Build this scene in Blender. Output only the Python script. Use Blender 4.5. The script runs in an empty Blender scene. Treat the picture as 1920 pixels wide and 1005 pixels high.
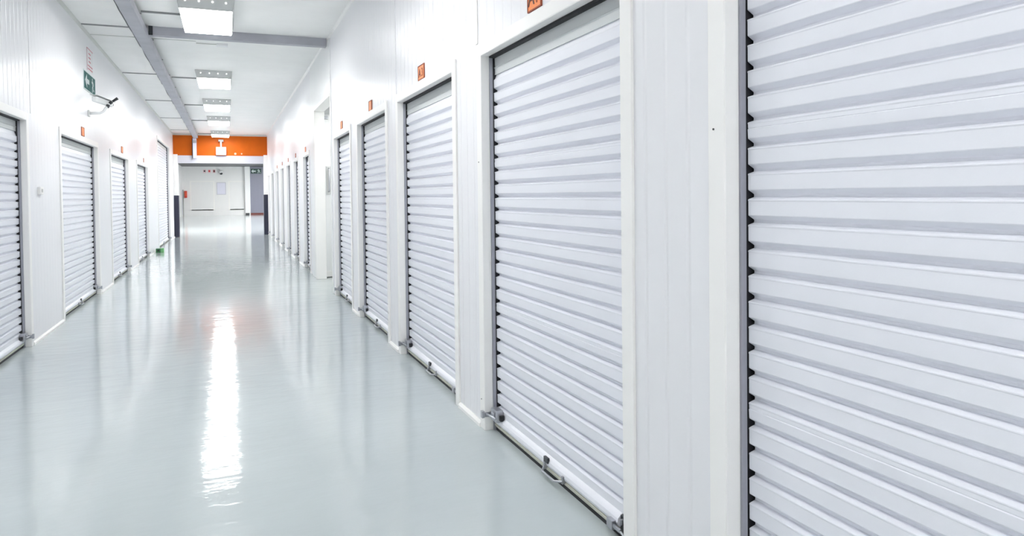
import bpy, bmesh, math, random
from mathutils import Vector, Matrix
random.seed(7)
S = bpy.context.scene
COL = S.collection

# ------------------------------------------------------------------ camera
R, L, C, H = 1.272, 1.597, 3.35, 1.27        # right wall, left wall, ceiling, lens height
YAW, PITCH, ROLL = .3866, .0208, -.0111
cam_d = bpy.data.cameras.new('camera'); cam = bpy.data.objects.new('camera', cam_d); COL.objects.link(cam)
f = Vector((math.sin(YAW)*math.cos(PITCH), math.cos(YAW)*math.cos(PITCH), -math.sin(PITCH)))
r = Vector((math.cos(YAW), -math.sin(YAW), 0)); u = r.cross(f)
rr = r*math.cos(ROLL) + u*math.sin(ROLL); uu = -r*math.sin(ROLL) + u*math.cos(ROLL)
M = Matrix((rr, uu, -f)).transposed().to_4x4(); M.translation = (0, 0, H)
cam.matrix_world = M
cam_d.sensor_width = 36; cam_d.lens = 36*1320.9/1920
cam_d.shift_x = (960-964.5)/1920; cam_d.shift_y = (391.6-502.5)/1920
cam_d.clip_start = .02; cam_d.clip_end = 200
S.camera = cam

# ------------------------------------------------------------------ world and exposure
w = bpy.data.worlds.new('world'); S.world = w; w.use_nodes = True
w.node_tree.nodes['Background'].inputs[0].default_value = (.8, .9, 1, 1)
w.node_tree.nodes['Background'].inputs[1].default_value = .05
S.view_settings.view_transform = 'Standard'; S.view_settings.look = 'None'
S.view_settings.gamma = 1; S.view_settings.use_curve_mapping = False
S.view_settings.exposure = 0.0
LAMP = 25.8            # corridor diffusers
LAMP_HALL = 56.0      # diffusers of the unseen lamps added in the hall beyond
S.cycles.max_bounces = 14; S.cycles.diffuse_bounces = 10; S.cycles.glossy_bounces = 6
S.cycles.sample_clamp_indirect = 12

# ------------------------------------------------------------------ materials
MATS = {}
def mat(name, col, rough=.5, metal=0., emit=0., bump=None, coat=0., mottle=0., spec=None):
    m = bpy.data.materials.new(name); m.use_nodes = True; nt = m.node_tree; b = nt.nodes['Principled BSDF']
    b.inputs['Base Color'].default_value = (*col, 1); b.inputs['Roughness'].default_value = rough
    b.inputs['Metallic'].default_value = metal
    if coat: b.inputs['Coat Weight'].default_value = coat; b.inputs['Coat Roughness'].default_value = .03
    if spec is not None: b.inputs['Specular IOR Level'].default_value = spec
    if emit: b.inputs['Emission Color'].default_value = (*col, 1); b.inputs['Emission Strength'].default_value = emit
    N = nt.nodes.new; K = nt.links.new
    if mottle or bump:
        g = N('ShaderNodeNewGeometry')
    if mottle:                                   # faint paint mottling that belongs to the surface
        n = N('ShaderNodeTexNoise'); n.inputs['Scale'].default_value = 3.1; n.inputs['Detail'].default_value = 5
        K(g.outputs['Position'], n.inputs['Vector'])
        x = N('ShaderNodeMapRange'); x.inputs[1].default_value = .3; x.inputs[2].default_value = .7
        x.inputs[3].default_value = 1-mottle; x.inputs[4].default_value = 1
        K(n.outputs[0], x.inputs[0])
        v = N('ShaderNodeVectorMath'); v.operation = 'SCALE'; v.inputs[0].default_value = col
        K(x.outputs[0], v.inputs['Scale']); K(v.outputs[0], b.inputs['Base Color'])
    if bump:
        scale, dist, stretch = bump
        mp = N('ShaderNodeMapping'); mp.inputs['Scale'].default_value = stretch
        K(g.outputs['Position'], mp.inputs[0])
        n = N('ShaderNodeTexNoise'); n.inputs['Scale'].default_value = scale; n.inputs['Detail'].default_value = 3
        K(mp.outputs[0], n.inputs['Vector'])
        bp = N('ShaderNodeBump'); bp.inputs['Distance'].default_value = dist; bp.inputs['Strength'].default_value = 1
        K(n.outputs[0], bp.inputs['Height']); K(bp.outputs[0], b.inputs['Normal'])
    MATS[name] = m
    return m

def wall_mat(name, col, axis=1):
    """pre-painted insulated panel: fine vertical ribs, glossy paint, faint joints"""
    m = mat(name, col, rough=.30, spec=.26); nt = m.node_tree; b = nt.nodes['Principled BSDF']
    N = nt.nodes.new; K = nt.links.new
    g = N('ShaderNodeNewGeometry'); s = N('ShaderNodeSeparateXYZ'); K(g.outputs['Position'], s.inputs[0])
    def math_(op, a, c=None):
        q = N('ShaderNodeMath'); q.operation = op
        for i, t in enumerate((a, c)):
            if t is None: continue
            if isinstance(t, (int, float)): q.inputs[i].default_value = t
            else: K(t, q.inputs[i])
        return q.outputs[0]
    p = s.outputs[axis]
    def groove(period, width, off=0.):
        fr = math_('FRACT', math_('DIVIDE', math_('ADD', p, 50+off), period))
        d = math_('MULTIPLY', math_('MINIMUM', fr, math_('SUBTRACT', 1, fr)), period)
        mr = N('ShaderNodeMapRange'); mr.interpolation_type = 'SMOOTHSTEP'
        mr.inputs[1].default_value = 0; mr.inputs[2].default_value = width
        K(d, mr.inputs[0]); return mr.outputs[0]
    h = math_('ADD', math_('MULTIPLY', groove(.115, .014), .0028), math_('MULTIPLY', groove(1.15, .006, .3), .0012))
    n = N('ShaderNodeTexNoise'); n.inputs['Scale'].default_value = 2.2; n.inputs['Detail'].default_value = 2
    mp = N('ShaderNodeMapping'); mp.inputs['Scale'].default_value = (1, 1, .35); K(g.outputs['Position'], mp.inputs[0]); K(mp.outputs[0], n.inputs['Vector'])
    h = math_('ADD', h, math_('MULTIPLY', n.outputs[0], .006))
    bp = N('ShaderNodeBump'); bp.inputs['Distance'].default_value = 1; bp.inputs['Strength'].default_value = 1
    K(h, bp.inputs['Height']); K(bp.outputs[0], b.inputs['Normal'])
    return m

wall_m   = wall_mat('white ribbed wall panel', (.81, .81, .83))
hallw_m  = wall_mat('white hall wall panel', (.84, .84, .84), axis=0)
greyw_m  = wall_mat('blue grey ribbed panel', (.24, .245, .31), axis=0)
smooth_m = mat('smooth white panel', (.84, .85, .85), .35, mottle=.02)
ceil_m   = mat('ceiling panel', (.92, .92, .90), .45, mottle=.04)
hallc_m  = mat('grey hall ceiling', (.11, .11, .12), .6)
frame_m  = mat('cream white steel frame', (.90, .89, .87), .35, mottle=.02)
slat_m   = mat('painted shutter slats', (.80, .81, .86), .38, bump=(260, .00008, (1, 1, 1)))
band_m   = mat('grey top band', (.60, .62, .62), .45)
cream_m  = mat('cream rubber', (.62, .62, .53), .6)
black_m  = mat('black rubber and painted gap shade', (.012, .012, .016), .6)
galv_m   = mat('galvanised steel', (.55, .56, .60), .34, metal=.85, mottle=.25)
guide_m  = mat('shutter guide steel', (.36, .365, .41), .35, metal=.25)
tray_m   = mat('galvanised tray', (.45, .455, .50), .5, metal=.35, mottle=.18)
conduit_m= mat('grey conduit', (.30, .31, .31), .5)
batten_m = mat('pale batten', (.62, .63, .60), .5)
orange_m = mat('orange painted panel', (.60, .115, .003), .5, spec=.2, mottle=.12)
tag_m    = mat('orange tag plastic', (.90, .27, .07), .45)
tagd_m   = mat('dark lettering', (.10, .03, .03), .6)
tagr_m   = mat('brown red lettering', (.30, .06, .02), .6)
white_m  = mat('white plastic', (.82, .83, .83), .4)
lampb_m  = mat('lamp housing enamel', (.62, .63, .62), .45)
lens_m   = mat('lamp diffuser', (1, .995, .98), .4, emit=LAMP)
lensh_m  = mat('unseen hall lamp diffuser', (1, .995, .98), .4, emit=LAMP_HALL)
glow_m   = mat('lit tube end', (1, 1, .98), .4, emit=1.6)
navy_m   = mat('dark navy rubber guard', (.018, .02, .045), .5)
teal_m   = mat('exit sign green', (.03, .13, .125), .7, spec=.2)
dteal_m  = mat('dark exit sign green', (.01, .05, .045), .35)
pict_m   = mat('pictogram white', (.66, .74, .74), .7, spec=.2)
pink_m   = mat('faded red print', (.62, .28, .33), .7, spec=.2)
blue_m   = mat('pale blue print', (.42, .46, .66), .5)
red_m    = mat('fire red', (.62, .02, .015), .35)
brown_m  = mat('red brown skirting', (.16, .035, .03), .5)
dark_m   = mat('dark grey plastic and painted shadow', (.03, .035, .04), .4)
green_m  = mat('green box plastic', (.03, .16, .06), .4)
lgreen_m = mat('light green lid', (.18, .48, .20), .4)
paper_m  = mat('notice paper', (.74, .74, .84), .5)

# glossy epoxy floor: rolled coat with gentle ripples
floor_m = mat('pale green grey epoxy floor', (.50, .55, .56), .09)
nt = floor_m.node_tree; b = nt.nodes['Principled BSDF']; N = nt.nodes.new; K = nt.links.new
b.inputs['IOR'].default_value = 1.47
g = N('ShaderNodeNewGeometry')
def noise(scale, det, stretch=(1, 1, 1)):
    mp = N('ShaderNodeMapping'); mp.inputs['Scale'].default_value = stretch; K(g.outputs['Position'], mp.inputs[0])
    n = N('ShaderNodeTexNoise'); n.inputs['Scale'].default_value = scale; n.inputs['Detail'].default_value = det
    K(mp.outputs[0], n.inputs['Vector']); return n.outputs[0]
def mul(a, k):
    q = N('ShaderNodeMath'); q.operation = 'MULTIPLY'; K(a, q.inputs[0]); q.inputs[1].default_value = k; return q.outputs[0]
def add(a, c):
    q = N('ShaderNodeMath'); q.operation = 'ADD'; K(a, q.inputs[0]); K(c, q.inputs[1]); return q.outputs[0]
h = add(mul(noise(1.6, 2), .0016), add(mul(noise(6, 3, (.7, 1.6, 1)), .0024), mul(noise(34, 2, (.7, 1.3, 1)), .0003)))
bp = N('ShaderNodeBump'); bp.inputs['Distance'].default_value = 1; bp.inputs['Strength'].default_value = 1
K(h, bp.inputs['Height']); K(bp.outputs[0], b.inputs['Normal'])
mr = N('ShaderNodeMapRange'); mr.inputs[1].default_value = .3; mr.inputs[2].default_value = .7; mr.inputs[3].default_value = .94; mr.inputs[4].default_value = 1
K(noise(1.1, 6), mr.inputs[0])
v = N('ShaderNodeVectorMath'); v.operation = 'SCALE'; v.inputs[0].default_value = (.50, .55, .56)
K(mr.outputs[0], v.inputs['Scale']); K(v.outputs[0], b.inputs['Base Color'])

# ------------------------------------------------------------------ mesh helpers
class MB:
    """collects boxes, prisms and tubes; build() links them as one mesh object"""
    def __init__(s, T=None): s.bm = bmesh.new(); s.T = T or (lambda a, b_, c: Vector((a, b_, c)))
    def box(s, x0, x1, y0, y1, z0, z1):
        vs = [s.bm.verts.new(s.T(x, y, z)) for x in (x0, x1) for y in (y0, y1) for z in (z0, z1)]
        for q in ((0, 1, 3, 2), (4, 6, 7, 5), (0, 4, 5, 1), (2, 3, 7, 6), (0, 2, 6, 4), (1, 5, 7, 3)):
            s.bm.faces.new([vs[i] for i in q])
        return s
    def hexa(s, pts):      # eight points ordered like box()
        vs = [s.bm.verts.new(s.T(*p)) for p in pts]
        for q in ((0, 1, 3, 2), (4, 6, 7, 5), (0, 4, 5, 1), (2, 3, 7, 6), (0, 2, 6, 4), (1, 5, 7, 3)):
            s.bm.faces.new([vs[i] for i in q])
        return s
    def prism(s, prof, u0, u1):      # closed (d, z) outline run along u
        a = [s.bm.verts.new(s.T(u0, d, z)) for d, z in prof]; c = [s.bm.verts.new(s.T(u1, d, z)) for d, z in prof]
        n = len(prof)
        for i in range(n): s.bm.faces.new((a[i], a[(i+1) % n], c[(i+1) % n], c[i]))
        s.bm.faces.new(a); s.bm.faces.new(c[::-1]); return s
    def flat(s, outline, d0, d1):    # closed (u, z) outline given thickness from depth d0 to d1
        a = [s.bm.verts.new(s.T(x, d0, z)) for x, z in outline]; c = [s.bm.verts.new(s.T(x, d1, z)) for x, z in outline]
        n = len(outline)
        for i in range(n): s.bm.faces.new((a[i], a[(i+1) % n], c[(i+1) % n], c[i]))
        s.bm.faces.new(a); s.bm.faces.new(c[::-1]); return s
    def disc(s, cu, cz, rad, d0, d1, n=16):
        return s.flat([(cu+rad*math.cos(2*math.pi*i/n), cz+rad*math.sin(2*math.pi*i/n)) for i in range(n)], d0, d1)
    def tube(s, pts, rad, n=10):
        P = [s.T(*p) for p in pts]; rings = []
        for i, p in enumerate(P):
            t = (P[min(i+1, len(P)-1)] - P[max(i-1, 0)]).normalized()
            a = t.orthogonal().normalized() if i == 0 else (rings[-1][1] - t*rings[-1][1].dot(t)).normalized()
            q = t.cross(a); rd = rad[i] if isinstance(rad, (list, tuple)) else rad
            rings.append(([s.bm.verts.new(p + (a*math.cos(2*math.pi*k/n) + q*math.sin(2*math.pi*k/n))*rd) for k in range(n)], a))
        for i in range(len(rings)-1):
            A, B = rings[i][0], rings[i+1][0]
            for k in range(n): s.bm.faces.new((A[k], A[(k+1) % n], B[(k+1) % n], B[k]))
        s.bm.faces.new(rings[0][0][::-1]); s.bm.faces.new(rings[-1][0]); return s
    def build(s, name, m, parent=None, bevel=0., smooth=False):
        bmesh.ops.recalc_face_normals(s.bm, faces=s.bm.faces)
        if parent is not None: bmesh.ops.translate(s.bm, verts=s.bm.verts, vec=-root_pos(parent))
        me = bpy.data.meshes.new(name); s.bm.to_mesh(me); s.bm.free(); me.materials.append(m)
        if smooth: me.polygons.foreach_set('use_smooth', [True]*len(me.polygons))
        o = bpy.data.objects.new(name, me); COL.objects.link(o)
        if parent is not None: o.parent = parent
        if bevel:
            bv = o.modifiers.new('bevel', 'BEVEL'); bv.width = bevel; bv.segments = 2; bv.limit_method = 'ANGLE'
        return o
def root_pos(o):
    p = Vector(o.location)
    while o.parent: o = o.parent; p += o.location
    return p
def tag(o, label, cat, group=None):
    o['label'] = label; o['category'] = cat
    if group: o['group'] = group
    return o
def thing(name, loc, label, cat, group=None):
    o = bpy.data.objects.new(name, None); o.empty_display_size = .1; COL.objects.link(o); o.location = loc
    return tag(o, label, cat, group)
def struct(o): o['kind'] = 'structure'; return o

TR = lambda u_, d, z: Vector((R+d, u_, z))        # right wall: u along the corridor, d into the wall
TL = lambda u_, d, z: Vector((-L-d, u_, z))
YB = 54.0
TB = lambda u_, d, z: Vector((u_, YB+d, z))       # back wall of the hall
YP = 25.2                                         # portal at the corridor's end

# ------------------------------------------------------------------ openings (near, far, head)
RD = [(.13, 1.569, 2.01), (2.117, 3.552, 2.01), (4.076, 5.536, 2.01), (6.015, 7.417, 2.01), (7.92, 9.16, 2.00),
      (12.15, 13.08, 1.975), (14.12, 15.02, 1.975), (15.98, 16.89, 1.975), (17.86, 18.77, 1.975), (19.76, 20.76, 1.975), (21.85, 22.93, 1.975), (23.95, 24.9, 1.975)]
LD = [(5.0, 7.19, 1.955), (8.557, 10.77, 1.955), (11.95, 13.92, 1.945), (15.22, 17.17, 1.94), (19.6, 23.35, 2.76)]
OPN = (9.45, 11.12, 2.575)                        # the tall doorway on the right
FW = .07                                          # frame face width

def long_wall(name, T, ops, y0, y1):
    b_ = MB(T); ops = sorted(ops); y = y0
    for a, c, hd in ops:
        if a-y > .002: b_.box(y, a, 0, .12, 0, C)
        b_.box(a, c, 0, .12, hd, C); y = c
    b_.box(y, y1, 0, .12, 0, C)
    return struct(b_.build(name, wall_m))
long_wall('wall_right', TR, RD+[OPN], -6, YP+.2)
long_wall('wall_left', TL, LD, -6, YP+.2)
struct(MB().box(-L-.12, R+.12, -6.12, -6, 0, C).build('wall_rear', smooth_m))
struct(MB().box(-6.5, 6.5, -6.2, YB+.3, -.12, 0).build('floor', floor_m))
struct(MB().box(-L-.12, R+.12, -6.12, YP+.2, C, C+.1).build('ceiling', ceil_m))

# hall beyond
struct(MB().box(-3.1, -2.9, YP+.2, YB, 0, 3.45).build('wall_hall_left', hallw_m))
struct(MB().box(4.6, 4.8, YP+.2, YB, 0, 3.45).build('wall_hall_right', hallw_m))
struct(MB().box(-3.1, -L-.12, YP+.05, YP+.2, 0, 3.45).build('wall_hall_front', hallw_m))
struct(MB().box(R+.12, 4.8, YP+.05, YP+.2, 0, 3.45).build('wall_hall_front', hallw_m))
struct(MB().box(-3.1, 4.8, YP+.2, YB+.2, 3.45, 3.6).build('ceiling_hall', hallc_m))
struct(MB(TB).box(-3.1, 1.52, 0, .2, 0, 3.45).build('wall_back', hallw_m))
struct(MB(TB).box(1.52, 4.8, -.0, .2, 0, 3.45).build('wall_back_grey', greyw_m))

# ------------------------------------------------------------------ trims
tn = [0]
def trim(b_, m=frame_m, bevel=0.):
    tn[0] += 1; return struct(b_.build('trim_%d' % tn[0], m, bevel=bevel))
def cove(side):
    x = R if side > 0 else -L; s_ = -side
    prof = [(x, C), (x+s_*.028, C), (x+s_*.022, C-.012), (x+s_*.012, C-.022), (x, C-.028)]
    b_ = MB(lambda u_, a, z: Vector((a, u_, z))); b_.prism(prof, -6, YP)
    return trim(b_, batten_m if side < 0 else frame_m)
cove(1); cove(-1)
# skirting on the piers between openings
def skirting(name, T, ops, y0, y1):
    b_ = MB(T); y = y0
    for a, c, hd in sorted(ops):
        if a-FW - y > .02: b_.prism([(0, 0), (-.018, 0), (-.018, .018), (-.006, .03), (0, .03)], y, a-FW)
        y = c+FW
    if y1-y > .02: b_.prism([(0, 0), (-.018, 0), (-.018, .018), (-.006, .03), (0, .03)], y, y1)
    return struct(b_.build(name, frame_m))
skirting('baseboard_right', TR, RD+[(9.3, 11.9, 0)], -6, YP-.05)
skirting('baseboard_left', TL, LD, -6, YP-.05)
# vertical cover strips where wall panels meet above the frames
trim(MB(TR).box(3.618, 3.652, -.006, 0, 2.085, C-.03), bevel=.002)
trim(MB(TL).box(7.37, 7.40, -.003, 0, 2.03, C-.03), wall_m)
trim(MB(TR).box(5.605, 5.625, -.004, 0, 2.085, C-.03), wall_m)

# ceiling battens, left bay, and the wide joint
for y in (2.6, 6.15, 9.70, 13.22, 16.75, 20.3, 23.8):
    trim(MB().box(-L+.03, -.985, y-.013, y+.013, C-.012, C), conduit_m)
trim(MB().box(-L+.03, -.35, 10.28, 10.296, C-.006, C), batten_m)

# ------------------------------------------------------------------ roller shutters
def shutter(T, u0, u1, head, label, group, far_sign=1, z0=0., plain=False, pitch=.0704, name='roller_shutter'):
    """u0 near edge, u1 far edge of the opening; far_sign -1 puts the lock on the other side"""
    t = thing(name, T((u0+u1)/2, 0, z0), label, 'shutter', group)
    # frame: two jambs and a head around the opening, returned into the reveal
    fr = MB(T)
    for a, c in ((u0-FW, u0), (u1, u1+FW)): fr.box(a, c, -.012, .0, z0, head+FW*.9)
    fr.box(u0, u1, -.012, 0, head, head+FW*.9)
    fr.box(u0-.001, u0+.003, -.011, .036, z0, head); fr.box(u1-.003, u1+.001, -.011, .036, z0, head); fr.box(u0, u1, -.011, .036, head-.003, head+.001)
    # outer lips
    fr.build('frame', frame_m, t, bevel=.003)
    # curtain
    sl = []
    zt = head-.012; zc = head-.105                 # flat band below the head, then slats
    D = .058
    bot = z0+.088
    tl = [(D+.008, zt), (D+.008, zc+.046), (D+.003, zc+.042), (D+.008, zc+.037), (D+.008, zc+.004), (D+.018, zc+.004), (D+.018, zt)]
    MB(T).prism(tl, u0+.0045, u1-.0045).build('top_band', band_m, t)  # flat top band in a greyer colour than the slats
    sl += [(D+.019, zt), (D+.019, zc+.012)]
    z = zc; k = 0
    # dark slopes are centred on 1.760 + n * pitch
    n0 = math.floor((zc-1.760-.02)/pitch); z = 1.760+n0*pitch+.007
    sl += [(D+.006, z+.048), (D, z+.044)]
    while z-.031 > bot:
        if abs((z+.022)-1.462) < .03 or abs((z+.022)-.688) < .03:      # lapped seam
            sl += [(D, z+.030), (D+.0015, z+.028), (D-.0012, z+.026)]
        sl += [(D, z+.002), (D+.001, z), (D+.0190, z-.0110), (D+.0202, z-.0130), (D+.0195, z-.0195), (D+.0015, z-.0248), (D-.0008, z-.0262), (D-.0012, z-.0285), (D, z-.0315)]
        z -= pitch
    sl += [(D, bot)]
    back = [(d+.0025, zz) for d, zz in sl[::-1]]
    cu = MB(T); cu.prism(sl+back, u0+.013, u1-.013); cu.build('curtain', slat_m, t)
    # guides: steel lip and black boxes painting the shaded gap behind it
    for s_, e in ((1, u0), (-1, u1)):
        gd = MB(T); a, c = sorted((e+s_*.001, e+s_*.011)); gd.box(a, c, .0362, .053, z0, head-.011)
        a, c = sorted((e+s_*.001, e+s_*.004)); gd.box(a, c, .053, .095, z0, head-.012)
        gd.build('guide', guide_m, t)
        sb = MB(T); a, c = sorted((e+s_*.004, e+s_*.034)); sb.box(a, c, .0840, .099, z0, head-.012)
        a, c = sorted((e+s_*.0041, e+s_*.0075)); sb.box(a, c, .0535, .0840, z0, head-.012)
        sb.build('guide_gap_shade', black_m, t)
    MB(T).box(u0, u1, .037, .056, head-.013, head+.02).box(u0, u1, .056, .099, head-.0125, head+.02).build('head_gap_shade', black_m, t)  # black boxes painted in for the shaded gap under the head
    # bottom bar, its cream strip and a black box painting the shadow under it
    bb = [(D+.02, z0+.036), (D-.006, z0+.036), (D-.018, z0+.044), (D-.022, z0+.056), (D-.019, z0+.070), (D-.010, z0+.080), (D, z0+.088), (D+.02, z0+.088)]
    MB(T).prism(bb, u0+.125, u1-.014).build('bottom_bar', slat_m, t)
    MB(T).prism([(D+.018, z0+.022), (D-.014, z0+.022), (D-.019, z0+.036), (D+.018, z0+.036)], u0+.125, u1-.014).build('weather_strip', cream_m, t)
    MB(T).box(u0+.01, u1-.01, D-.008, D+.03, z0, z0+.022).build('sill_shadow', black_m, t)
    if plain:
        MB(T).box(u0, u1, .01, .05, head-.06, head-.004).build('head_strip', conduit_m, t)
        MB(T).box(u0+.02, u1-.02, .0, .055, z0+.01, z0+.075).build('bottom_strip', conduit_m, t)
        return t
    # dark open end of the bottom bar with its catch, near side
    MB(T).box(u0+.012, u0+.125, D-.008, D+.02, z0+.004, z0+.084).build('bar_end', dark_m, t)
    e = MB(T); e.box(u0+.135, u0+.175, D-.040, D-.018, z0+.026, z0+.060); e.box(u0+.085, u0+.135, D-.036, D-.028, z0+.036, z0+.050); e.box(u0+.10, u0+.112, D-.02, D-.008, z0+.055, z0+.075)
    e.tube([(u0+.10, D-.032, z0+.045), (u0+.07, D-.03, z0+.035), (u0+.02, D-.028, z0+.012)], .005)
    e.build('near_catch', galv_m, t, bevel=.002)
    # pull handle in the middle of the bar
    um = (u0+u1)/2-.05
    hb = MB(T); hb.box(um-.10, um-.085, D-.030, D-.012, z0+.030, z0+.062); hb.box(um+.085, um+.10, D-.030, D-.012, z0+.030, z0+.062)
    hb.tube([(um-.095, D-.028, z0+.04), (um-.06, D-.052, z0+.034), (um+.06, D-.052, z0+.034), (um+.095, D-.028, z0+.04)], .0055)
    hb.build('pull_handle', galv_m, t, bevel=.001)
    MB(T).box(um+.06, um+.10, D-.027, D-.016, z0+.062, z0+.086).build('handle_stop', dark_m, t)
    # lock: body on the shutter, sliding bolt, keeper on the frame
    lk = MB(T); lk.box(u1-.105, u1-.028, D-.044, D-.003, z0+.068, z0+.130)
    lk.box(u1-.085, u1-.05, D-.054, D-.044, z0+.080, z0+.115)
    lo = lk.build('lock', galv_m, t, bevel=.004)
    MB(T).tube([(u1-.11, D-.05, z0+.092), (u1-.02, D-.055, z0+.090), (u1+.014, D-.076, z0+.088)], .006).build('bolt', galv_m, lo, smooth=True)
    kp = MB(T); kp.box(u1-.002, u1+.024, -.028, -.012, z0+.068, z0+.106); kp.box(u1-.008, u1-.0032, -.028, .03, z0+.074, z0+.100)
    kp.build('keeper', galv_m, lo, bevel=.003)
    tab = MB(T); tab.box(u1-.125, u1-.106, D-.026, D-.004, z0+.078, z0+.105); tab.build('lock_tab', black_m, lo)
    return t

GR, GL = 'roller shutters along the right wall', 'roller shutters along the left wall'
LR = ['big white roller shutter at the right edge of the picture, nearest of all',
      'white roller shutter under the A1 tag, tallest one shown nearly whole',
      'white roller shutter under the A3 tag, between the A1 shutter and a narrower one',
      'white roller shutter on the right, two before the tall white doorway',
      'white roller shutter directly in front of the tall white doorway on the right',
      'first narrow roller shutter beyond the tall white doorway on the right',
      'second narrow roller shutter beyond the tall white doorway',
      'third narrow roller shutter beyond the tall white doorway',
      'fourth narrow roller shutter beyond the tall white doorway, middle of the far seven',
      'third narrow roller shutter back from the dark column guard, right wall',
      'second narrow roller shutter back from the dark column guard, right wall',
      'farthest roller shutter on the right, beside the dark column guard']
for (a, c, hd), lb in zip(RD, LR):
    sh = shutter(TR, a, c, hd, lb, GR)
    if a < 3:      # small screws in the faces of the two nearest frames
        for zz in (1.445, .16): MB(TR).tube([(c+.045, -.0145, zz), (c+.045, -.011, zz)], .003, 8).build('frame_screw', dark_m, sh)
LLb = ['white roller shutter cut by the left edge of the picture',
       'white roller shutter on the left wall below the green exit sign and camera',
       'third white roller shutter from the left edge, smaller, with orange tag',
       'smallest white roller shutter on the left, just before the tall one',
       'tall wide roller shutter at the far end of the left wall by the orange header']
for (a, c, hd), lb in zip(LD, LLb): shutter(TL, a, c, hd, lb, GL)

# orange unit tags over the shutters
def letter_mesh(cu):
    tmp = bpy.data.objects.new('tmp', cu); COL.objects.link(tmp)
    me = bpy.data.meshes.new_from_object(tmp.evaluated_get(bpy.context.evaluated_depsgraph_get()))
    bpy.data.objects.remove(tmp); bpy.data.curves.remove(cu)
    return me
def unit_tag(T, u_, z, wd, ht, label, side, text=None):
    t = thing('unit_tag', T(u_, 0, z), label, 'sign', 'orange unit tags')
    MB(T).box(u_-wd/2, u_+wd/2, -.006, 0, z, z+ht).build('plate', tag_m, t, bevel=.001)
    bd = MB(T); q = .006
    bd.box(u_-wd/2-q, u_-wd/2, -.008, 0, z-q, z+ht+q).box(u_+wd/2, u_+wd/2+q, -.008, 0, z-q, z+ht+q)
    bd.box(u_-wd/2, u_+wd/2, -.008, 0, z-q, z).box(u_-wd/2, u_+wd/2, -.008, 0, z+ht, z+ht+q)
    bd.build('border', tagr_m, t)
    if text:
        for i, ch in enumerate(text):
            cu = bpy.data.curves.new('letter', 'FONT'); cu.body = ch; cu.size = ht*.92; cu.extrude = .0008
            cu.align_x = 'CENTER'; cu.materials.append(tagd_m if i == 0 else tagr_m)
            o = bpy.data.objects.new('letter', letter_mesh(cu)); COL.objects.link(o); o.parent = t
            # on the right wall text reads towards the camera: from far (left) to near (right)
            uo = wd*(.22 if i == 0 else -.22)
            o.location = Vector((-.0075, uo, ht*.16)) if side > 0 else Vector((.0075, -uo, ht*.16))
            o.rotation_euler = (math.pi/2, 0, -math.pi/2 if side > 0 else math.pi/2)
    return t
unit_tag(TR, 2.853, 2.088, .135, .115, 'orange tag reading A1 above the big shutter, cut by the top edge', 1, 'A1')
unit_tag(TR, 4.81, 2.083, .15, .090, 'orange tag reading A3 above the third shutter from the right edge', 1, 'A3')
unit_tag(TR, 6.70, 2.078, .13, .085, 'small pinkish orange tag, second to the left of the A3 tag'.replace('second', 'next'), 1)
unit_tag(TR, 8.52, 2.072, .12, .078, 'small orange tag above the shutter in front of the tall doorway', 1)
for i, (y, lb) in enumerate([(12.70, 'tiny tag above the first narrow shutter beyond the tall doorway'), (14.60, 'tiny tag above the second narrow shutter beyond the tall doorway'),
              (16.45, 'tiny tag above the third narrow shutter beyond the tall doorway'), (18.3, 'tiny tag above the fourth narrow shutter beyond the tall doorway'),
              (20.25, 'tiny tag above the third narrow shutter back from the column guard')]):
    unit_tag(TR, y, 2.052, .11, .07, lb, 1)
unit_tag(TL, 9.80, 2.03, .16, .095, 'orange tag above the left shutter under the camera', -1)
unit_tag(TL, 13.2, 2.025, .16, .095, 'orange tag above the third shutter on the left wall', -1)
unit_tag(TL, 16.43, 2.02, .06, .075, 'narrow tag above the smallest shutter on the left wall', -1)

# ------------------------------------------------------------------ tall doorway on the right
struct(MB(TR).box(9.385, 9.45, -.014, 0, 0, C-.03).box(11.12, 11.75, -.014, 0, OPN[2], C-.03).box(9.45, 11.12, -.014, 0, OPN[2]+.05, C-.03).box(11.22, 11.75, -.014, 0, 0, OPN[2]).build('wall_bulkhead', smooth_m))
b_ = MB(TR); b_.box(11.112, 11.22, -.03, .124, 0, OPN[2]+.05).box(9.45, 11.112, -.03, .124, OPN[2]-.006, OPN[2]+.05)
trim(b_, frame_m, bevel=.004)
# lobby behind it
struct(MB(TR).box(11.50, 11.60, .12, 1.6, 0, 2.9).box(9.2, 9.3, .12, 1.6, 0, 2.9).box(9.3, 11.5, 1.5, 1.6, 0, 2.9).build('wall_lobby', smooth_m))
struct(MB(TR).box(9.2, 11.6, .12, 1.6, 2.75, 2.9).build('ceiling_lobby', smooth_m))
d = thing('door_1', TR(11.3, .1, 0), 'tall white door leaf swung open inside the doorway on the right', 'door'); d['kind'] = 'structure'
MB(TR).box(11.30, 11.345, .075, 1.0, .012, 2.54).build('door_leaf', smooth_m, d, bevel=.002)
MB(TR).box(11.285, 11.30, .085, .99, .012, .10).build('kick_plate', frame_m, d)
hn = MB(TR); hn.tube([(11.29, .20, 1.345), (11.235, .20, 1.36), (11.235, .20, 1.69), (11.29, .20, 1.705)], .012)
hn.build('door_handle', galv_m, d, smooth=True)
MB(TR).box(11.284, 11.30, .165, .235, 1.30, 1.735).build('handle_plate', lampb_m, d, bevel=.002)
MB(TR).box(11.25, 11.30, .09, .20, 2.47, 2.52).build('door_closer', galv_m, d, bevel=.004)

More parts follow.
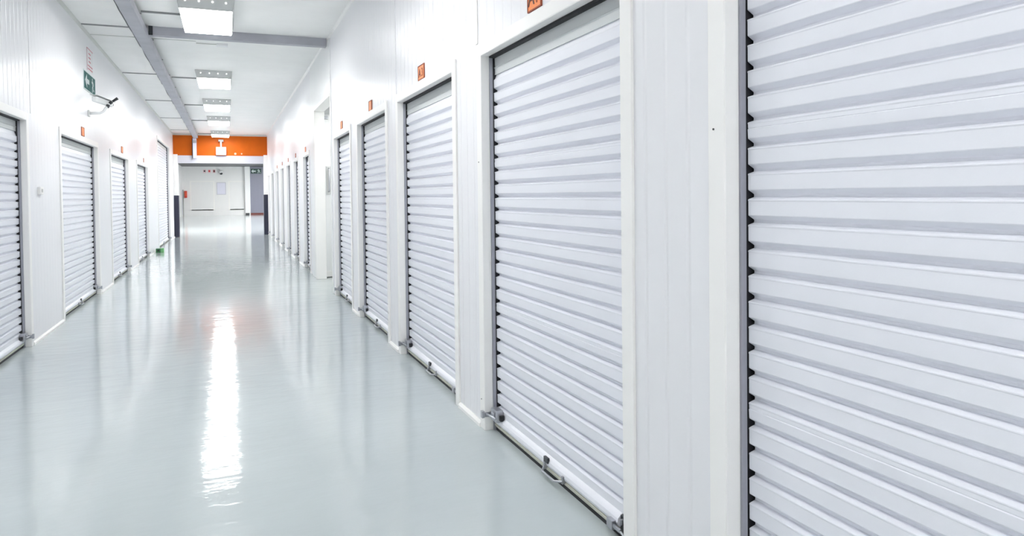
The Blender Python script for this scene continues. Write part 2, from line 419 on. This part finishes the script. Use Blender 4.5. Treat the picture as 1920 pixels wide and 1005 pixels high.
# ------------------------------------------------------------------ ceiling services
def light(x0, x1, y0, y1, label, group='ceiling light boxes', zc=C, m=None, detail=True):
    t = thing('ceiling_light', ((x0+x1)/2, (y0+y1)/2, zc), label, 'ceiling light', group)
    zb = zc-.125; e = .022
    MB().hexa([(x0-e, y0-e, zc) if False else (x0, y0, zb), (x0-e, y0-.03, zc), (x0, y1, zb), (x0-e, y1+.01, zc),
               (x1, y0, zb), (x1+e, y0-.03, zc), (x1, y1, zb), (x1+e, y1+.01, zc)]).build('housing', lampb_m, t, bevel=.004)
    MB().box(x0+.008, x1-.008, y0+.012, y1-.012, zb-.010, zb+.002).build('diffuser', m or lens_m, t, bevel=.003)
    if detail:
        for k in range(4):
            xx = x0 + (x1-x0)*(k+.5)/4
            MB().tube([(xx, y0-.030, zb+.078), (xx, y0+.01, zb+.078)], .009, 12).build('lamp_end', glow_m, t)
    return t
LX0, LX1 = -.432, .088
LB = {8.03: 'largest bright ceiling light box, nearest the camera, before the steel channel',
      12.60: 'second bright ceiling light box, just beyond the steel channel', 16.20: 'third bright ceiling light box along the corridor',
      19.63: 'fourth bright ceiling light box, second last before the orange header', 23.82: 'last ceiling light box, right in front of the orange header'}
for y in (-5.2, -1.0, 3.5): light(LX0, LX1, y, y+1.15, 'ceiling light box behind the camera', 'light boxes behind the camera')
for y, lb in LB.items():
    light(LX0, LX1, y, y+(1.15 if y < 23 else .92), lb)
# conduits feeding the boxes from the tray
for y, lb in ((8.82, 'grey conduit from the tray to the nearest light box'), (13.43, 'grey conduit from the tray to the second light box'),
              (17.30, 'grey conduit from the tray to the third light box'), (20.7, 'grey conduit from the tray to the fourth light box'), (24.9, 'grey conduit from the tray to the last light box')):
    o = MB().box(-.85, LX0-.02, y-.012, y+.012, C-.02, C).build('conduit', conduit_m, bevel=.004)
    tag(o, lb, 'conduit', 'conduits feeding the light boxes')

# cable tray
tr = thing('cable_tray', (-.92, 10, 3.2), 'long galvanised cable tray running under the ceiling to the orange header', 'cable tray')
MB().box(-.985, -.85, -6, 25.1, 3.2, 3.206).box(-.985, -.981, -6, 25.1, 3.206, 3.29).box(-.854, -.85, -6, 25.1, 3.206, 3.29).build('channel', tray_m, tr)
for y in [x*1.4-5.3 for x in range(22)]:
    if y > 25: break
    MB().box(-.999, -.836, y, y+.035, 3.29, 3.298).box(-.93, -.915, y+.01, y+.025, 3.298, C).box(-.999, -.986, y, y+.035, 3.205, 3.29).build('hanger', conduit_m, tr)
pts = []; y = -6.
while y < 25: pts.append((-.992+random.uniform(-.004, .003), y, 3.212+random.uniform(-.008, .010))); y += .23
MB().tube(pts, .006, 6).build('cable', dark_m, tr)
for y in (5.2, 14.9, 21.0): MB().box(-.990, -.846, y, y+.02, 3.1975, 3.2).build('joint_plate', guide_m, tr)
# cross channel
t = thing('steel_channel', (.2, 9.62, C), 'grey steel channel crossing the ceiling behind the nearest light box', 'steel channel')
MB().box(-.845, 1.245, 9.57, 9.576, 3.245, C).box(-.845, 1.245, 9.576, 9.68, 3.245, 3.252).box(-.845, 1.245, 9.674, 9.68, 3.252, C).build('channel', tray_m, t)
MB().box(-.845, 1.235, 9.685, 9.72, 3.262, C).build('backing_strip', white_m, t)
MB().box(-.845, -.80, 9.56, 9.57, 3.24, C).build('end_bracket', dark_m, t)
o = thing('junction_box', (0, 10.45, C), 'small white junction box on the ceiling behind the steel channel', 'junction box')
MB().box(-.10, .04, 10.33, 10.45, C-.03, C).build('box_body', white_m, o, bevel=.006)
MB().tube([(-.35, 10.38, C-.01), (-.10, 10.38, C-.01)], .007, 8).build('cable_stub', batten_m, o)
# drop at the portal
t = thing('trunking_drop', (-.955, 25.14, 2.55), 'short pale metal trunking drop in front of the orange header', 'trunking')
MB().box(-1.010, -.90, 25.08, 25.19, 2.555, 3.20).build('trunking', mat('pale blue trunking', (.66, .68, .82), .4), t, bevel=.004)
MB().box(-1.035, -1.010, 25.12, 25.19, 2.555, 3.20).build('painted_shadow_strip', dark_m, t)  # dark strip standing in for the shadow left of the drop
MB().box(-1.015, -.895, 25.07, 25.19, 3.04, 3.13).build('collar', tray_m, t, bevel=.003)

# ------------------------------------------------------------------ portal with orange header
struct(MB().box(-L, R, YP, YP+.2, 2.645, 3.30).build('wall_header', orange_m))
trim(MB().box(-L, R, YP-.02, YP+.2, 3.30, C), batten_m)
trim(MB().box(-L+.12, R-.12, YP-.02, YP+.2, 2.40, 2.645), mat('lavender grey beam', (.60, .60, .66), .5), bevel=.004)
for x0, x1 in ((-L, -L+.13), (R-.125, R)):
    trim(MB().box(x0, x1, YP-.04, YP+.2, 0, 2.68), frame_m, bevel=.005)
for x0, x1, lb in ((-L+.002, -L+.136, 'dark navy guard wrapped round the left column below the orange header'), (R-.131, R-.002, 'dark navy guard wrapped round the right column below the orange header')):
    o = MB().box(x0, x1, YP-.075, YP-.042, 0, 1.35).box((x1 if x0 < 0 else x0)-(.0 if x0 < 0 else .012), (x1 if x0 < 0 else x0)+(.012 if x0 < 0 else 0), YP-.075, YP+.2, 0, 1.35).build('column_guard', navy_m, bevel=.006)
    tag(o, lb, 'column guard', 'column guards')
t = thing('hanging_sign', (-.165, 25.1, 2.93), 'small square white notice hanging from a bracket before the orange header', 'sign')
MB().box(-.32, -.01, 25.08, 25.10, 2.665, 2.925).build('board', mat('notice board white', (.62, .62, .63), .6), t, bevel=.002)
pr = MB()
for z, n, wd in ((2.855, 3, .05), (2.815, 4, .04)):
    for k in range(n): pr.box(-.27+k*.065, -.27+k*.065+wd, 25.0775, 25.08, z, z+.022)
pr.build('grey_print', blue_m, t)
MB().box(-.20, -.14, 25.077, 25.08, 2.81, 2.84).build('red_print', pink_m, t)
MB().box(-.26, -.17, 25.0775, 25.08, 2.71, 2.765).box(-.155, -.06, 25.0775, 25.08, 2.71, 2.765).build('blue_print', blue_m, t)
MB().box(-.19, -.14, 25.06, 25.12, 2.925, 3.10).build('bracket', tray_m, t, bevel=.003)
MB().box(-.24, -.09, 25.05, 25.199, 3.10, 3.17).build('mount', conduit_m, t, bevel=.004)
for x, lb in ((.27, 'larger pale painted reflection low on the orange header'), (.465, 'smaller pale painted reflection near the right end of the orange header')):
    q = MB(lambda u_, d_, z: Vector((u_, YP+d_, z))); q.disc(x, 2.715, .035 if x < .3 else .024, -.015, 0)
    tag(q.build('painted_glint', mat('pale painted reflection', (.95, .62, .42), .4)), lb, 'painted reflection', 'painted reflections on the orange header')  # light reflections on the orange panel, put in as pale discs

t = thing('lobby_fill_light', (R+.8, 10.4, 2.75), 'unseen fill light added in the lobby behind the tall doorway', 'ceiling light')  # unseen fill lamp, added to brighten the dark lobby
MB(TR).box(9.9, 10.9, .5, 1.1, 2.68, 2.749).build('housing', lampb_m, t); MB(TR).box(9.92, 10.88, .52, 1.08, 2.67, 2.68).build('diffuser', mat('lobby fill diffuser', (1, .99, .96), .4, emit=11), t)

# ------------------------------------------------------------------ left wall items
def man(b_, u_, z, s, flip=1, d0=-.0095, d1=-.008):
    """running figure made of limbs, s = height"""
    def limb(pts, wd):
        for (a, c), (e, g_) in zip(pts, pts[1:]):
            dx, dz = e-a, g_-c; l_ = math.hypot(dx, dz); nx, nz = -dz/l_*wd/2, dx/l_*wd/2
            b_.flat([(u_+flip*(a+nx)*s, z+(c+nz)*s), (u_+flip*(e+nx)*s, z+(g_+nz)*s), (u_+flip*(e-nx)*s, z+(g_-nz)*s), (u_+flip*(a-nx)*s, z+(c-nz)*s)], d0, d1)
    b_.disc(u_+flip*.10*s, z+.90*s, .10*s, d0, d1, 12)
    limb([(.06, .80), (-.04, .45)], .20); limb([(.05, .75), (.28, .62), (.40, .74)], .09); limb([(.02, .75), (-.22, .66), (-.26, .46)], .09)
    limb([(-.03, .45), (.20, .28), (.16, .02), (.26, .0)], .11); limb([(-.06, .45), (-.16, .18), (-.42, .12)], .11)
def arrow(b_, u_, z, wd, ht, flip=1, d0=-.0095, d1=-.008):
    o_ = [(-.5, 0), (-.05, .5), (-.05, .17), (.5, .17), (.5, -.17), (-.05, -.17), (-.05, -.5)]
    b_.flat([(u_+flip*a*wd, z+c*ht) for a, c in o_], d0, d1)
# exit sign (reads with the arrow on the near side)
t = thing('exit_sign', TL(10.33, 0, 2.62), 'green exit sign with white arrow and running figure high on the left wall', 'sign')
MB(TL).box(9.93, 10.74, -.006, 0, 2.615, 2.855).build('border', pict_m, t)
MB(TL).box(9.95, 10.33, -.008, -.006, 2.63, 2.84).box(10.345, 10.72, -.008, -.006, 2.63, 2.84).build('panel', teal_m, t)
q = MB(TL); arrow(q, 10.14, 2.735, .28, .17); q.build('arrow', pict_m, t)
q = MB(TL); man(q, 10.53, 2.645, .18, -1); q.build('running_figure', pict_m, t)
t = thing('wall_notice', TL(10.4, 0, 2.88), 'white notice with faded red print above the green exit sign', 'sign')
MB(TL).box(10.19, 10.60, -.004, 0, 2.885, 3.17).build('board', mat('notice white', (.76, .76, .77), .4), t)
q = MB(TL); q.box(10.19, 10.20, -.006, -.004, 2.885, 3.17).box(10.19, 10.60, -.006, -.004, 3.16, 3.17)
for k, z in enumerate((2.905, 2.945, 3.0, 3.05, 3.10)): q.box(10.30 if k > 1 else 10.24, 10.44 if k > 1 else 10.56, -.006, -.004, z, z+.016)
q.build('red_print', pink_m, t)
# security camera
t = thing('security_camera', TL(10.2, 0, 2.35), 'white security camera on a bracket below the green exit sign', 'security camera')
MB(TL).box(10.16, 10.24, -.02, 0, 2.30, 2.38).build('wall_plate', lampb_m, t, bevel=.004)
MB(TL).tube([(10.2, -.02, 2.342), (10.2, -.13, 2.348), (10.22, -.17, 2.375), (10.25, -.20, 2.44)], .016).build('bracket_arm', white_m, t, smooth=True)
bd = MB(TL); bd.hexa([(10.08, -.06, 2.475), (10.08, -.06, 2.545), (10.45, -.19, 2.455), (10.45, -.19, 2.52), (10.08, -.12, 2.475), (10.08, -.12, 2.545), (10.45, -.25, 2.455), (10.45, -.25, 2.52)])
bo = bd.build('camera_body', white_m, t, bevel=.012)
MB(TL).hexa([(10.04, -.045, 2.556), (10.04, -.045, 2.560), (10.50, -.20, 2.526), (10.50, -.20, 2.530), (10.04, -.13, 2.556), (10.04, -.13, 2.560), (10.50, -.27, 2.526), (10.50, -.27, 2.530)]).build('sunshield', lampb_m, t)
MB(TL).tube([(10.25, -.205, 2.43), (10.26, -.215, 2.46)], .022).build('pivot', dark_m, bo)
MB(TL).tube([(10.445, -.219, 2.488), (10.47, -.226, 2.486)], .026).build('lens', dark_m, bo)
MB(TL).tube([(10.30, -.225, 2.485), (10.30, -.255, 2.51)], .020).tube([(10.30, -.258, 2.512), (10.30, -.318, 2.556)], [.013, .019]).build('microphone', dark_m, t, smooth=True)
# switch
t = thing('wall_switch', TL(7.62, 0, 1.33), 'small white switch box beside the leftmost shutter', 'switch')
MB(TL).box(7.56, 7.68, -.025, 0, 1.315, 1.385).build('box_body', frame_m, t, bevel=.005)
MB(TL).box(7.60, 7.64, -.030, -.025, 1.335, 1.365).build('button', lampb_m, t, bevel=.002)
# green box on the floor
t = thing('floor_box', (-1.49, 18.4, 0), 'small green box standing on the floor before the tall left shutter', 'box')
MB().box(-1.565, -1.465, 18.30, 18.42, 0, .095).build('box_body', green_m, t, bevel=.006)
MB().box(-1.465, -1.395, 18.30, 18.42, 0, .10).build('light_end', lgreen_m, t, bevel=.006)
MB().box(-1.53, -1.49, 18.296, 18.30, .03, .07).build('opening', black_m, t)

# ------------------------------------------------------------------ hall back wall
GB = 'shutters on the far hall wall'
trim(MB(TB).box(-2.9, 1.17, -.12, 0, 0, .36), hallw_m)
shutter(TB, -2.345, -.905, 2.375, 'pale shutter on the far hall wall, left of the notice board', GB, z0=.36, plain=True)
shutter(TB, .15, 1.10, 2.37, 'pale shutter on the far hall wall, right of the notice board', GB, z0=.36, plain=True)
trim(MB(TB).box(1.17, 1.52, -.3, 0, 0, 3.45), white_m)
o = MB(TB).box(1.19, 1.44, -.42, -.305, 0, .14).build('skirting_box', dark_m, bevel=.006); tag(o, 'small dark box at the foot of the white far column', 'box')
struct(MB(TB).box(1.52, 4.6, -.03, 0, 0, .13).build('baseboard_back', brown_m))
# notice board
t = thing('notice_board', TB(-.39, 0, 1.46), 'grey edged notice board between the two pale far shutters', 'notice board')
MB(TB).box(-.70, -.08, -.02, 0, 1.46, 2.34).build('frame', mat('board frame grey', (.58, .58, .64), .5), t)
MB(TB).box(-.65, -.13, -.024, -.02, 1.51, 2.29).build('sheet', paper_m, t)
# pictogram plates
for i, (u0_, u1_, m_, lb) in enumerate(((-1.55, -1.36, dark_m, 'leftmost of three small safety pictograms on the far hall wall'), (-1.24, -1.05, red_m, 'middle one of three small safety pictograms, dark red diamond'), (-.93, -.74, brown_m, 'rightmost of three small safety pictograms on the far hall wall'))):
    t = thing('safety_sign', TB((u0_+u1_)/2, 0, 3.0), lb, 'sign', 'safety pictograms on the far wall')
    MB(TB).box(u0_, u1_, -.006, 0, 3.0, 3.25).build('plate', mat('pale pink plate', (.80, .60, .64), .5), t)
    q = MB(TB); cu_ = (u0_+u1_)/2
    if i == 0: q.disc(cu_, 3.13, .06, -.009, -.006)
    elif i == 1: q.flat([(cu_-.08, 3.13), (cu_, 3.21), (cu_+.08, 3.13), (cu_, 3.05)], -.009, -.006)
    else: q.box(cu_-.06, cu_+.06, -.009, -.006, 3.05, 3.21)
    q.build('symbol', m_, t)
# far exit sign on the grey panel
t = thing('exit_sign', TB(1.94, 0, 2.95), 'dark green exit sign with arrow on the far blue grey panel', 'sign')
MB(TB).box(1.585, 2.30, -.012, 0, 2.95, 3.31).build('panel', dteal_m, t)
q = MB(TB); arrow(q, 1.77, 3.13, .30, .26, 1, -.016, -.012); q.build('arrow', pict_m, t)
q = MB(TB); man(q, 2.13, 2.99, .28, -1, -.016, -.012); q.build('running_figure', pict_m, t)
# wall unit high up
t = thing('security_camera', TB(-.4, 0, 2.87), 'white dome camera high on the far hall wall beside the pictograms', 'security camera')
q = MB(TB); q.tube([(-.52, 0, 3.2), (-.50, -.14, 3.2), (-.42, -.22, 3.12)], .05); q.build('bracket_arm', white_m, t, smooth=True)
MB(TB).tube([(-.42, -.22, 3.14), (-.38, -.26, 2.98)], [.13, .11], 14).build('housing', white_m, t, smooth=True)
MB(TB).tube([(-.38, -.26, 2.98), (-.365, -.28, 2.90), (-.36, -.285, 2.87)], [.10, .08, .03], 14).build('dome', dark_m, t, smooth=True)
# red box and dark post at the left of the hall
t = thing('fire_box', TB(-2.67, 0, 1.27), 'red fire equipment box on the far wall beside a dark post', 'fire box')
MB(TB).box(-2.755, -2.59, -.16, 0, 1.27, 1.75).build('box_body', red_m, t, bevel=.01)
MB(TB).box(-2.735, -2.61, -.17, -.16, 1.36, 1.71).build('door_panel', mat('brighter red', (.75, .08, .03), .35), t)
t = thing('edge_post', TB(-2.83, -.3, .12), 'thin dark upright post at the left of the far hall', 'post')
MB(TB).box(-2.87, -2.80, -.36, -.28, 0, 1.83).build('post', conduit_m, t)
MB(TB).box(-2.898, -2.87, -.36, -.28, .1, 1.80).build('pale_edge', paper_m, t)

# unseen hall lamps, added out of view to brighten the hall
for a, y in ((-2.85, 27.5), (-2.85, 30.2), (2.7, 27.5), (2.7, 31.), (2.7, 34.5), (2.7, 38.), (2.9, 41.5), (2.9, 45.), (3.2, 48.3)):
    light(a, a+(.8 if a < 0 else 1.3), y, y+1.3, 'unseen light box added to brighten the hall beyond the portal', 'unseen light boxes added for the hall', 3.45, lensh_m, detail=False)
